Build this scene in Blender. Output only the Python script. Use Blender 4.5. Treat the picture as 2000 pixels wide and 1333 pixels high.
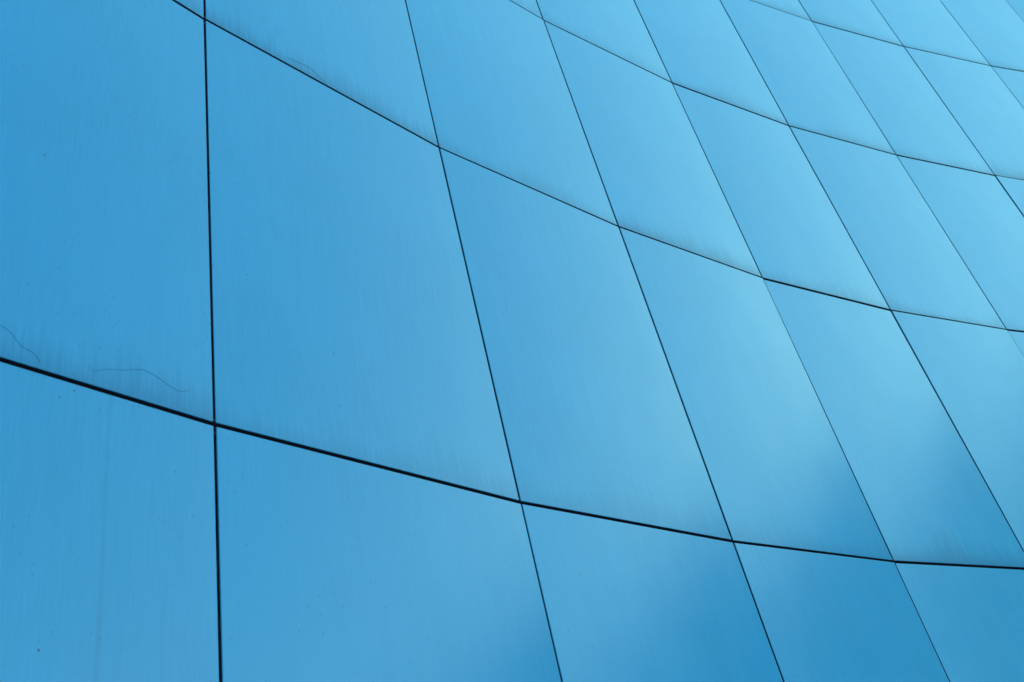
import bpy, bmesh, math, random
from mathutils import Vector, Matrix

random.seed(11)
scene = bpy.context.scene
for o in list(bpy.data.objects):
    bpy.data.objects.remove(o)
R = math.radians

# ------------------------------------------------------------------ camera
CAM_Z = 1.6
cam_d = bpy.data.cameras.new('camera')
cam = bpy.data.objects.new('camera', cam_d)
scene.collection.objects.link(cam)
scene.camera = cam
PITCH, ROLL = R(35.268), R(-14.095)
fw = Vector((0, math.cos(PITCH), math.sin(PITCH)))
r0 = Vector((1, 0, 0))
u0 = r0.cross(fw)
rt = r0 * math.cos(ROLL) + u0 * math.sin(ROLL)
up = u0 * math.cos(ROLL) - r0 * math.sin(ROLL)
cam.matrix_world = Matrix(((rt.x, up.x, -fw.x, 0), (rt.y, up.y, -fw.y, 0),
                           (rt.z, up.z, -fw.z, CAM_Z), (0, 0, 0, 1)))
cam_d.sensor_width = 36
cam_d.lens = 33.752
cam_d.clip_start = 0.05
cam_d.clip_end = 3000
cam_d.dof.use_dof = True
cam_d.dof.focus_distance = 4.2
cam_d.dof.aperture_fstop = 5.6

# ------------------------------------------------------------------ sky, sun, exposure
SUN_AZ, SUN_EL = 55, 22          # azimuth clockwise from +Y, degrees
world = bpy.data.worlds.new('World')
scene.world = world
world.use_nodes = True
wn = world.node_tree
bg = wn.nodes['Background']
sky = wn.nodes.new('ShaderNodeTexSky')
sky.sky_type = 'NISHITA'
sky.sun_disc = False
sky.sun_elevation = R(SUN_EL)
sky.sun_rotation = R(SUN_AZ)
sky.dust_density = 0.5
sky.air_density = 1.0
sky.ozone_density = 3.0
wn.links.new(sky.outputs[0], bg.inputs[0])
bg.inputs[1].default_value = 0.15

sun_d = bpy.data.lights.new('sun', 'SUN')
sun_d.energy = 2.0
sun_d.angle = R(0.53)
sun_d.color = (1.0, 0.96, 0.9)
sun = bpy.data.objects.new('sun', sun_d)
scene.collection.objects.link(sun)
sdir = Vector((math.sin(R(SUN_AZ)) * math.cos(R(SUN_EL)), math.cos(R(SUN_AZ)) * math.cos(R(SUN_EL)), math.sin(R(SUN_EL))))
sun.rotation_euler = sdir.to_track_quat('Z', 'Y').to_euler()
sun.location = sdir * 60

scene.view_settings.view_transform = 'Standard'
scene.view_settings.look = 'None'
scene.view_settings.gamma = 1
scene.view_settings.use_curve_mapping = False
scene.view_settings.exposure = 2.77

# ------------------------------------------------------------------ helpers
C = scene.collection
def link(name, mesh, parent=None, mat=None):
    o = bpy.data.objects.new(name, mesh)
    C.objects.link(o)
    if mat is not None and mesh is not None and not mesh.materials:
        mesh.materials.append(mat)
    if parent is not None:
        o.parent = parent
    return o

def mesh_from(name, verts, faces, uvs=None, smooth=False):
    me = bpy.data.meshes.new(name)
    me.from_pydata([tuple(v) for v in verts], [], faces)
    if uvs:
        l = me.uv_layers.new(name='UVMap')
        for poly in me.polygons:
            for li in poly.loop_indices:
                l.data[li].uv = uvs[me.loops[li].vertex_index]
    if smooth:
        for p in me.polygons:
            p.use_smooth = True
    me.update()
    return me

def box(bm, x0, x1, y0, y1, z0, z1):
    vs = [bm.verts.new((x, y, z)) for z in (z0, z1) for y in (y0, y1) for x in (x0, x1)]
    for f in ((0, 2, 3, 1), (4, 5, 7, 6), (0, 1, 5, 4), (2, 6, 7, 3), (0, 4, 6, 2), (1, 3, 7, 5)):
        bm.faces.new([vs[i] for i in f])

def bm_mesh(name, bm):
    me = bpy.data.meshes.new(name)
    bm.to_mesh(me)
    bm.free()
    return me

class NT:
    """small node-tree writer"""
    def __init__(self, name):
        self.m = bpy.data.materials.new(name)
        self.m.use_nodes = True
        self.t = self.m.node_tree
        self.b = self.t.nodes['Principled BSDF']
    def n(self, kind, **kw):
        nd = self.t.nodes.new(kind)
        for k, v in kw.items():
            setattr(nd, k, v)
        return nd
    def l(self, a, b):
        self.t.links.new(a, b)
    def math(self, op, a, b=None, c=None, clamp=False):
        nd = self.n('ShaderNodeMath', operation=op, use_clamp=clamp)
        for i, v in enumerate((a, b, c)):
            if v is None:
                continue
            if isinstance(v, (int, float)):
                nd.inputs[i].default_value = v
            else:
                self.l(v, nd.inputs[i])
        return nd.outputs[0]
    def mapr(self, v, a, b, c=0.0, d=1.0, smooth=True):
        nd = self.n('ShaderNodeMapRange', interpolation_type='SMOOTHSTEP' if smooth else 'LINEAR')
        self.l(v, nd.inputs[0])
        for i, x in enumerate((a, b, c, d)):
            if isinstance(x, (int, float)):
                nd.inputs[1 + i].default_value = x
            else:
                self.l(x, nd.inputs[1 + i])
        return nd.outputs[0]
    def mix(self, f, a, b, blend='MIX'):
        nd = self.n('ShaderNodeMix', data_type='RGBA', blend_type=blend)
        if isinstance(f, (int, float)):
            nd.inputs[0].default_value = f
        else:
            self.l(f, nd.inputs[0])
        for i, v in ((6, a), (7, b)):
            if isinstance(v, tuple):
                nd.inputs[i].default_value = (*v, 1)
            else:
                self.l(v, nd.inputs[i])
        return nd.outputs[2]
    def noise(self, vec, scale, detail=2.0, rough=0.5):
        nd = self.n('ShaderNodeTexNoise')
        self.l(vec, nd.inputs['Vector'])
        nd.inputs['Scale'].default_value = scale
        nd.inputs['Detail'].default_value = detail
        nd.inputs['Roughness'].default_value = rough
        return nd.outputs[0]
    def vec(self, x, y, z):
        nd = self.n('ShaderNodeCombineXYZ')
        for i, v in enumerate((x, y, z)):
            if isinstance(v, (int, float)):
                nd.inputs[i].default_value = v
            else:
                self.l(v, nd.inputs[i])
        return nd.outputs[0]
    def attr(self, name):
        nd = self.n('ShaderNodeAttribute', attribute_type='OBJECT', attribute_name=name)
        return nd.outputs['Fac']

def plain(name, col, rough=0.6, metal=0.0, var=0.12, scale=3.0, spec=0.5):
    m = NT(name)
    tc = m.n('ShaderNodeTexCoord')
    nz = m.noise(tc.outputs['Object'], scale, 4.0)
    lo = tuple(c * (1 - var) for c in col)
    hi = tuple(min(1, c * (1 + var)) for c in col)
    m.l(m.mix(nz, lo, hi), m.b.inputs['Base Color'])
    m.b.inputs['Roughness'].default_value = rough
    m.b.inputs['Metallic'].default_value = metal
    m.b.inputs['Specular IOR Level'].default_value = spec
    return m.m

# ------------------------------------------------------------------ materials
def panel_material():
    """glossy blue coil-coated metal; uv in metres across / up the panel"""
    m = NT('blue_coated_metal')
    uv = m.n('ShaderNodeUVMap', uv_map='UVMap')
    sp = m.n('ShaderNodeSeparateXYZ')
    m.l(uv.outputs[0], sp.inputs[0])
    U, V = sp.outputs[0], sp.outputs[1]
    rnd = m.n('ShaderNodeObjectInfo').outputs['Random']
    off = m.math('MULTIPLY', rnd, 97.0)
    p = m.vec(m.math('ADD', U, off), m.math('ADD', V, off), off)
    # rain streaks: fine across, long down the sheet
    st = m.vec(m.math('MULTIPLY', m.math('ADD', U, off), 210.0), m.math('MULTIPLY', V, 6.5), off)
    streak = m.noise(st, 1.0, 4.0, 0.7)
    st2 = m.vec(m.math('MULTIPLY', m.math('ADD', U, off), 22.0), m.math('MULTIPLY', V, 1.3), off)
    wide = m.noise(st2, 1.0, 2.0)
    patch = m.noise(p, 5.0, 3.0)
    # soot gathered above the lower edge
    hgt = m.mapr(m.noise(m.vec(m.math('MULTIPLY', m.math('ADD', U, off), 1.6), 0.0, off), 1.0, 1.0), 0.25, 0.75, 0.07, 0.26)
    fine = m.noise(m.vec(m.math('MULTIPLY', m.math('ADD', U, off), 75.0), m.math('MULTIPLY', V, 3.0), off), 1.0, 4.0, 0.7)
    hgt = m.math('MULTIPLY', hgt, m.mapr(fine, 0.3, 0.7, 0.6, 1.45))
    rel = m.math('DIVIDE', V, hgt)
    soot = m.math('POWER', m.mapr(rel, 0.0, 1.0, 1.0, 0.0, smooth=False), 2.0)
    soot = m.math('MULTIPLY', soot, m.mapr(fine, 0.25, 0.65, 0.55, 1.0))
    soot = m.math('MULTIPLY', soot, m.attr('grime'), clamp=True)
    # specks
    vo = m.n('ShaderNodeTexVoronoi')
    vo.inputs['Scale'].default_value = 1.0
    vo.inputs['Randomness'].default_value = 1.0
    m.l(m.vec(m.math('MULTIPLY', m.math('ADD', U, off), 32.0), m.math('MULTIPLY', m.math('ADD', V, off), 19.0), off), vo.inputs['Vector'])
    sepc = m.n('ShaderNodeSeparateColor')
    m.l(vo.outputs['Color'], sepc.inputs[0])
    size = m.mapr(sepc.outputs[0], 0.4, 1.0, 0.0, 0.075, smooth=False)
    speck = m.math('LESS_THAN', vo.outputs['Distance'], size)
    speck = m.math('MULTIPLY', speck, m.mapr(sepc.outputs[1], 0.0, 1.0, 0.15, 0.85))
    vo2 = m.n('ShaderNodeTexVoronoi')
    vo2.inputs['Scale'].default_value = 1.0
    m.l(m.vec(m.math('MULTIPLY', m.math('ADD', U, off), 95.0), m.math('MULTIPLY', m.math('ADD', V, off), 40.0), off), vo2.inputs['Vector'])
    sepd = m.n('ShaderNodeSeparateColor')
    m.l(vo2.outputs['Color'], sepd.inputs[0])
    sp2 = m.math('MULTIPLY', m.mapr(vo2.outputs['Distance'], 0.05, 0.28, 1.0, 0.0), m.mapr(sepd.outputs[0], 0.6, 1.0, 0.0, 0.6))
    sp2 = m.math('MULTIPLY', sp2, m.mapr(patch, 0.4, 0.62, 0.0, 1.0))
    # one run of dirty water where the sheet has one
    dn = m.noise(m.vec(0.0, m.math('MULTIPLY', V, 4.0), off), 1.0, 2.0)
    du = m.math('ABSOLUTE', m.math('SUBTRACT', m.math('ADD', U, m.math('MULTIPLY', dn, 0.008)), m.attr('drip_u')))
    drip = m.mapr(du, 0.001, 0.010, 0.5, 0.0)
    drip = m.math('MULTIPLY', drip, m.mapr(wide, 0.3, 0.7, 0.5, 1.0))

    base = (0.0125, 0.163, 0.256)
    dk = tuple(c * 0.89 for c in base)
    lt = tuple(min(1, c * 1.05) for c in base)
    amp = m.mapr(m.noise(p, 1.7, 2.0), 0.3, 0.7, 0.35, 1.0)
    col = m.mix(m.math('MULTIPLY', m.mapr(streak, 0.75, 0.25), amp), lt, dk)
    run = m.math('MULTIPLY', m.mapr(fine, 0.52, 0.75), m.mapr(V, 1.25, 1.88, 0.0, 0.30))
    run = m.math('MULTIPLY', run, m.mapr(patch, 0.4, 0.65, 0.2, 1.0))
    col = m.mix(run, col, tuple(c * 0.6 for c in base))
    col = m.mix(m.mapr(wide, 0.3, 0.7, 0.0, 0.35), col, tuple(c * 0.93 for c in base))
    col = m.mix(m.math('MULTIPLY', soot, 0.75), col, (0.004, 0.050, 0.098))
    col = m.mix(drip, col, tuple(c * 0.72 for c in base))
    col = m.mix(sp2, col, (0.006, 0.055, 0.11))
    col = m.mix(speck, col, (0.004, 0.018, 0.04))
    b = m.b
    # pigment coat under a clear, faintly cyan lacquer
    dif = m.n('ShaderNodeBsdfDiffuse')
    m.l(col, dif.inputs['Color'])
    glo = m.n('ShaderNodeBsdfGlossy', distribution='GGX')
    tint = (0.64, 0.97, 0.62)
    m.l(m.mix(m.math('MULTIPLY', soot, 0.4), tint, tuple(c * 0.3 for c in tint)), glo.inputs['Color'])
    fre = m.n('ShaderNodeFresnel')
    fre.inputs['IOR'].default_value = 1.42
    mx = m.n('ShaderNodeMixShader')
    m.l(fre.outputs[0], mx.inputs[0])
    m.l(dif.outputs[0], mx.inputs[1])
    m.l(glo.outputs[0], mx.inputs[2])
    m.t.nodes.remove(b)
    m.l(mx.outputs[0], m.t.nodes['Material Output'].inputs['Surface'])
    ro = m.mapr(patch, 0.3, 0.7, 0.238, 0.262)
    ro = m.math('ADD', ro, m.math('MULTIPLY', m.math('SUBTRACT', streak, 0.5), 0.05))
    m.l(ro, glo.inputs['Roughness'])
    # sheet is never dead flat: long shallow waves and a fine grain
    wave = m.noise(m.vec(m.math('ADD', U, off), m.math('MULTIPLY', V, 0.7), off), 2.2, 1.0)
    bp = m.n('ShaderNodeBump')
    bp.inputs['Strength'].default_value = 1.0
    bp.inputs['Distance'].default_value = 0.0036
    m.l(wave, bp.inputs['Height'])
    bp2 = m.n('ShaderNodeBump')
    bp2.inputs['Strength'].default_value = 1.0
    bp2.inputs['Distance'].default_value = 0.00003
    m.l(streak, bp2.inputs['Height'])
    m.l(bp.outputs[0], bp2.inputs['Normal'])
    for nd in (dif, glo, fre):
        m.l(bp2.outputs[0], nd.inputs['Normal'])
    return m.m

M_PANEL = panel_material()
M_BACK = plain('black_membrane', (0.002, 0.002, 0.003), 0.95, spec=0.02)
M_RAIL = plain('black_rail', (0.002, 0.0025, 0.006), 0.9, spec=0.03)
M_PIN = plain('dull_steel', (0.05, 0.05, 0.055), 0.6, 0.6)
M_THREAD = plain('grey_dust_thread', (0.011, 0.130, 0.215), 0.8)
M_CORE = plain('concrete_core', (0.09, 0.09, 0.095), 0.9)
M_CAP = plain('dark_coping', (0.05, 0.055, 0.065), 0.5)

def ground_material():
    m = NT('plaza_paving')
    tc = m.n('ShaderNodeTexCoord')
    br = m.n('ShaderNodeTexBrick')
    br.inputs['Scale'].default_value = 1.0
    br.inputs['Brick Width'].default_value = 0.6
    br.inputs['Row Height'].default_value = 0.6
    br.inputs['Mortar Size'].default_value = 0.006
    br.inputs['Color1'].default_value = (0.17, 0.165, 0.155, 1)
    br.inputs['Color2'].default_value = (0.21, 0.205, 0.19, 1)
    br.inputs['Mortar'].default_value = (0.05, 0.05, 0.048, 1)
    m.l(tc.outputs['Object'], br.inputs['Vector'])
    nz = m.noise(tc.outputs['Object'], 1.3, 5.0)
    m.l(m.mix(m.mapr(nz, 0.3, 0.7, 0.0, 0.4), br.outputs[0], (0.12, 0.118, 0.11)), m.b.inputs['Base Color'])
    m.b.inputs['Roughness'].default_value = 0.85
    return m.m

# ------------------------------------------------------------------ setting: ground
S = 900.0
g = link('ground', mesh_from('ground', [(-S, -S, 0), (S, -S, 0), (S, S, 0), (-S, S, 0)], [(0, 1, 2, 3)]), None, ground_material())
g['kind'] = 'structure'

# ------------------------------------------------------------------ the panelled building
# plan of the wall: bearing (clockwise from +Y) and width of each bay, seen bays 0..10
BEAR = [34.483, 38.387, 43.396, 47.345, 52.366, 56.607, 59.543, 61.641, 64.206, 68.11, 72.015]
WID = [1.2, 1.211, 1.2106, 1.192, 1.2037, 1.205, 1.2006, 1.2184, 1.2, 1.2, 1.2]
P1 = Vector((-0.8633, 2.2055))
Z_JOINT, ROW_H = CAM_Z + 1.5302, 1.8945
C_MIN, C_MAX = -4, 36
R_MIN, R_MAX = -2, 3            # row r lies between joint r and joint r + 1
def bearing(i):
    if i < 0:
        return BEAR[0] + 3.9 * i
    if i >= len(BEAR):
        return min(105.0, BEAR[-1] + 3.9 * (i - len(BEAR) + 1))   # curves on, then runs straight as a wing
    return BEAR[i]
def width(i):
    return WID[i] if 0 <= i < len(WID) else 1.2
def along(i):
    a = R(bearing(i))
    return Vector((math.sin(a), math.cos(a)))
NODE = {1: P1}
for i in range(1, C_MAX + 1):
    NODE[i + 1] = NODE[i] + along(i) * width(i)
for i in range(0, C_MIN - 1, -1):
    NODE[i] = NODE[i + 1] - along(i) * width(i)
def joint_z(r):
    return max(0.12, Z_JOINT + r * ROW_H)
TOP = joint_z(R_MAX + 1)

building = link('panelled_building', None)
building.location = (NODE[5].x, NODE[5].y, 0)
building['label'] = 'building with a tall concave wall of glossy blue metal panels parted by thin black joints'
building['category'] = 'building'
BO = Vector(building.location)

GAP_V, GAP_H, DEEP = 0.0088, 0.0136, 0.032
def gap(i):
    """width of the upright joint at node i"""
    return GAP_V if i <= 2 else 0.0122
def panel_mesh(w, h):
    """folded cassette: flat face, rounded rim, four returns; local x along, y into the wall, z up"""
    prof = [(0.0, DEEP), (0.0, 0.0016), (0.0005, 0.0005), (0.0016, 0.0)]   # inset, depth
    vs, uv, fs = [], [], []
    for ins, dep in prof:
        for sx, sz in ((0, 0), (1, 0), (1, 1), (0, 1)):
            x = ins if sx == 0 else w - ins
            z = ins if sz == 0 else h - ins
            vs.append((x - w / 2, dep, z))
            uv.append((x, z))
    for k in range(len(prof) - 1):
        for a in range(4):
            b = (a + 1) % 4
            fs.append((k * 4 + a, k * 4 + b, k * 4 + 4 + b, k * 4 + 4 + a))
    k = (len(prof) - 1) * 4
    fs.append((k, k + 1, k + 2, k + 3))
    me = mesh_from('panel', vs, fs, uv)
    me.materials.append(M_PANEL)
    return me

PANELS = {}
for i in range(C_MIN, C_MAX + 1):
    w = width(i) - (gap(i) + gap(i + 1)) / 2
    meshes = {}
    a = along(i)
    mid = (NODE[i] + NODE[i + 1]) / 2 + a * ((gap(i) - gap(i + 1)) / 4)
    for r in range(R_MIN, R_MAX + 1):
        h = joint_z(r + 1) - joint_z(r) - GAP_H
        key = round(h, 4)
        if key not in meshes:
            meshes[key] = panel_mesh(w, h)
        o = link('panel', meshes[key], building)
        o.rotation_euler = (R(random.uniform(-.10, .10)), 0, math.pi / 2 - R(bearing(i)) + R(random.uniform(-.06, .06)))
        jx, jz = random.uniform(-.0006, .0006), random.uniform(-.0009, .0009)
        o.location = Vector((mid.x + a.x * jx, mid.y + a.y * jx, joint_z(r) + GAP_H / 2 + jz)) - BO
        o['grime'] = random.uniform(0.35, 0.95)
        o['drip_u'] = -5.0
        PANELS[i, r] = o

# membrane behind the joints and the body of the building
def offset_line(d):
    out = []
    for i in range(C_MIN, C_MAX + 2):
        if i == C_MIN:
            t = along(i)
        elif i == C_MAX + 1:
            t = along(i - 1)
        else:
            t = (along(i - 1) + along(i)).normalized()
        n = Vector((-t.y, t.x))          # away from the viewer
        out.append(NODE[i] + n * d)
    return out
def strip_solid(name, d0, d1, z0, z1, mat):
    a, b = offset_line(d0), offset_line(d1)
    n = len(a)
    vs = []
    for z in (z0, z1):
        vs += [(p.x - BO.x, p.y - BO.y, z) for p in a]
        vs += [(p.x - BO.x, p.y - BO.y, z) for p in b]
    A0, B0, A1, B1 = 0, n, 2 * n, 3 * n
    fs = []
    for k in range(n - 1):
        fs.append((A0 + k, A0 + k + 1, A1 + k + 1, A1 + k))
        fs.append((B0 + k + 1, B0 + k, B1 + k, B1 + k + 1))
        fs.append((A1 + k, A1 + k + 1, B1 + k + 1, B1 + k))
        fs.append((A0 + k + 1, A0 + k, B0 + k, B0 + k + 1))
    fs.append((A0, A1, B1, B0))
    fs.append((A0 + n - 1, B0 + n - 1, B1 + n - 1, A1 + n - 1))
    return link(name, mesh_from(name, vs, fs), building, mat)
strip_solid('membrane', 0.075, 0.10, 0.02, TOP - 0.02, M_BACK)
strip_solid('wall_core', 0.103, 6.0, 0.0, TOP - 0.06, M_CORE)
strip_solid('coping', -0.03, 0.5, TOP + 0.004, TOP + 0.55, M_CAP)
strip_solid('plinth', 0.012, 0.07, 0.0, 0.112, M_CAP)

# black gasket strips set back in the horizontal joints, one per bay
for i in range(C_MIN, C_MAX + 1):
    t = along(i)
    n = Vector((-t.y, t.x))
    mid = (NODE[i] + NODE[i + 1]) / 2
    bm = bmesh.new()
    L = width(i) - 0.012
    box(bm, -L / 2, L / 2, 0, 0.012, -GAP_H / 2 - 0.001, GAP_H / 2 + 0.001)
    gme = bm_mesh('gasket', bm)
    for r in range(R_MIN + 1, R_MAX + 1):
        o = link('gasket', gme, building, M_BACK)
        o.location = Vector((mid.x + n.x * 0.0035, mid.y + n.y * 0.0035, joint_z(r))) - BO
        o.rotation_euler = (0, 0, math.pi / 2 - R(bearing(i)))

# upright rail and hanging pins behind each vertical joint
def box_mesh(name, sx, sy, sz):
    bm = bmesh.new()
    box(bm, -sx / 2, sx / 2, 0, sy, 0, sz)
    return bm_mesh(name, bm)
RAIL_D = 0.0024
rail_me = box_mesh('rail', 0.0135, 0.05, TOP - 0.2)
bm = bmesh.new()
bmesh.ops.create_cone(bm, cap_ends=True, segments=10, radius1=0.0016, radius2=0.0016, depth=0.012,
                      matrix=Matrix.Rotation(R(90), 4, 'Y'))
pin_me = bm_mesh('hanging_pin', bm)
for i in range(C_MIN + 1, C_MAX + 1):
    t = (along(i - 1) + along(i)).normalized()
    n = Vector((-t.y, t.x))
    rz = math.atan2(t.y, t.x)
    rail = link('rail', rail_me, building, M_RAIL)
    rail.location = Vector((NODE[i].x + n.x * RAIL_D, NODE[i].y + n.y * RAIL_D, 0.12)) - BO
    rail.rotation_euler = (0, 0, rz)
    if -1 <= i <= 11:
        for r in range(-1, 4):
            for dz in (0.019, -0.025):
                pin = link('hanging_pin', pin_me, rail, M_PIN)
                pin.location = (0, 0.0002, joint_z(r) + dz + random.uniform(-.004, .004) - 0.12)

# hair-thin threads caught on three of the sheets: ribbons lying on the sheet, (across, up) in metres from its lower left corner
def thread(i, r, pts, wd=0.0006):
    o = PANELS[i, r]
    w = width(i) - GAP_V
    pts = [Vector((p[0] - w / 2, -0.0006, p[1])) for p in pts]
    fine = []
    for k in range(len(pts) - 1):
        p0, p1, p2, p3 = pts[max(k - 1, 0)], pts[k], pts[k + 1], pts[min(k + 2, len(pts) - 1)]
        for q in range(5):
            f = q / 5
            fine.append(0.5 * (2 * p1 + (p2 - p0) * f + (2 * p0 - 5 * p1 + 4 * p2 - p3) * f * f + (3 * p1 - p0 - 3 * p2 + p3) * f ** 3))
    fine.append(pts[-1])
    fine = [q + Vector((random.uniform(-.0008, .0008), 0, random.uniform(-.0008, .0008))) for q in fine]
    vs, fs = [], []
    for k, p in enumerate(fine):
        t = (fine[min(k + 1, len(fine) - 1)] - fine[max(k - 1, 0)]).normalized()
        nn = Vector((-t.z, 0, t.x))
        hw = wd / 2 * (0.35 + 0.65 * math.sin(math.pi * min(1, max(0.08, k / len(fine)))))
        b = len(vs)
        vs += [p + nn * hw, p + Vector((0, -0.0005, 0)), p - nn * hw, p + Vector((0, 0.0004, 0))]
        if k:
            for q in range(4):
                fs.append((b - 4 + q, b - 4 + (q + 1) % 4, b + (q + 1) % 4, b + q))
    link('thread', mesh_from('thread', vs, fs, smooth=True), o, M_THREAD)
thread(0, 0, [(0.8352, 0.0422), (0.854, 0.0509), (0.8743, 0.0633), (0.898, 0.0705), (0.9235, 0.0784), (0.945, 0.0881), (0.9699, 0.0974), (0.9968, 0.0988), (1.0167, 0.0908), (1.0429, 0.0797), (1.0662, 0.0709), (1.0849, 0.0672), (1.1086, 0.0754), (1.1328, 0.0926)])
thread(0, 0, [(0.5789, 0.1014), (0.6042, 0.0916), (0.6247, 0.0827), (0.6413, 0.0643), (0.6577, 0.0488), (0.6729, 0.0455), (0.6831, 0.0432), (0.6942, 0.0318), (0.7046, 0.0139)], 0.0007)
thread(1, 1, [(0.3655, 0.0369), (0.4139, 0.046), (0.4711, 0.0579), (0.5087, 0.044), (0.5406, 0.0221), (0.571, 0.0093)], 0.0007)

PANELS[0, -1]['drip_u'] = 0.893
PANELS[0, -1]['label'] = 'lower left panel with a faint dark run of dirty water'
PANELS[0, 0]['label'] = 'large left panel with two hair-thin grey threads near its lower edge'
PANELS[1, 1]['label'] = 'panel with a hair-thin thread above its lower joint'
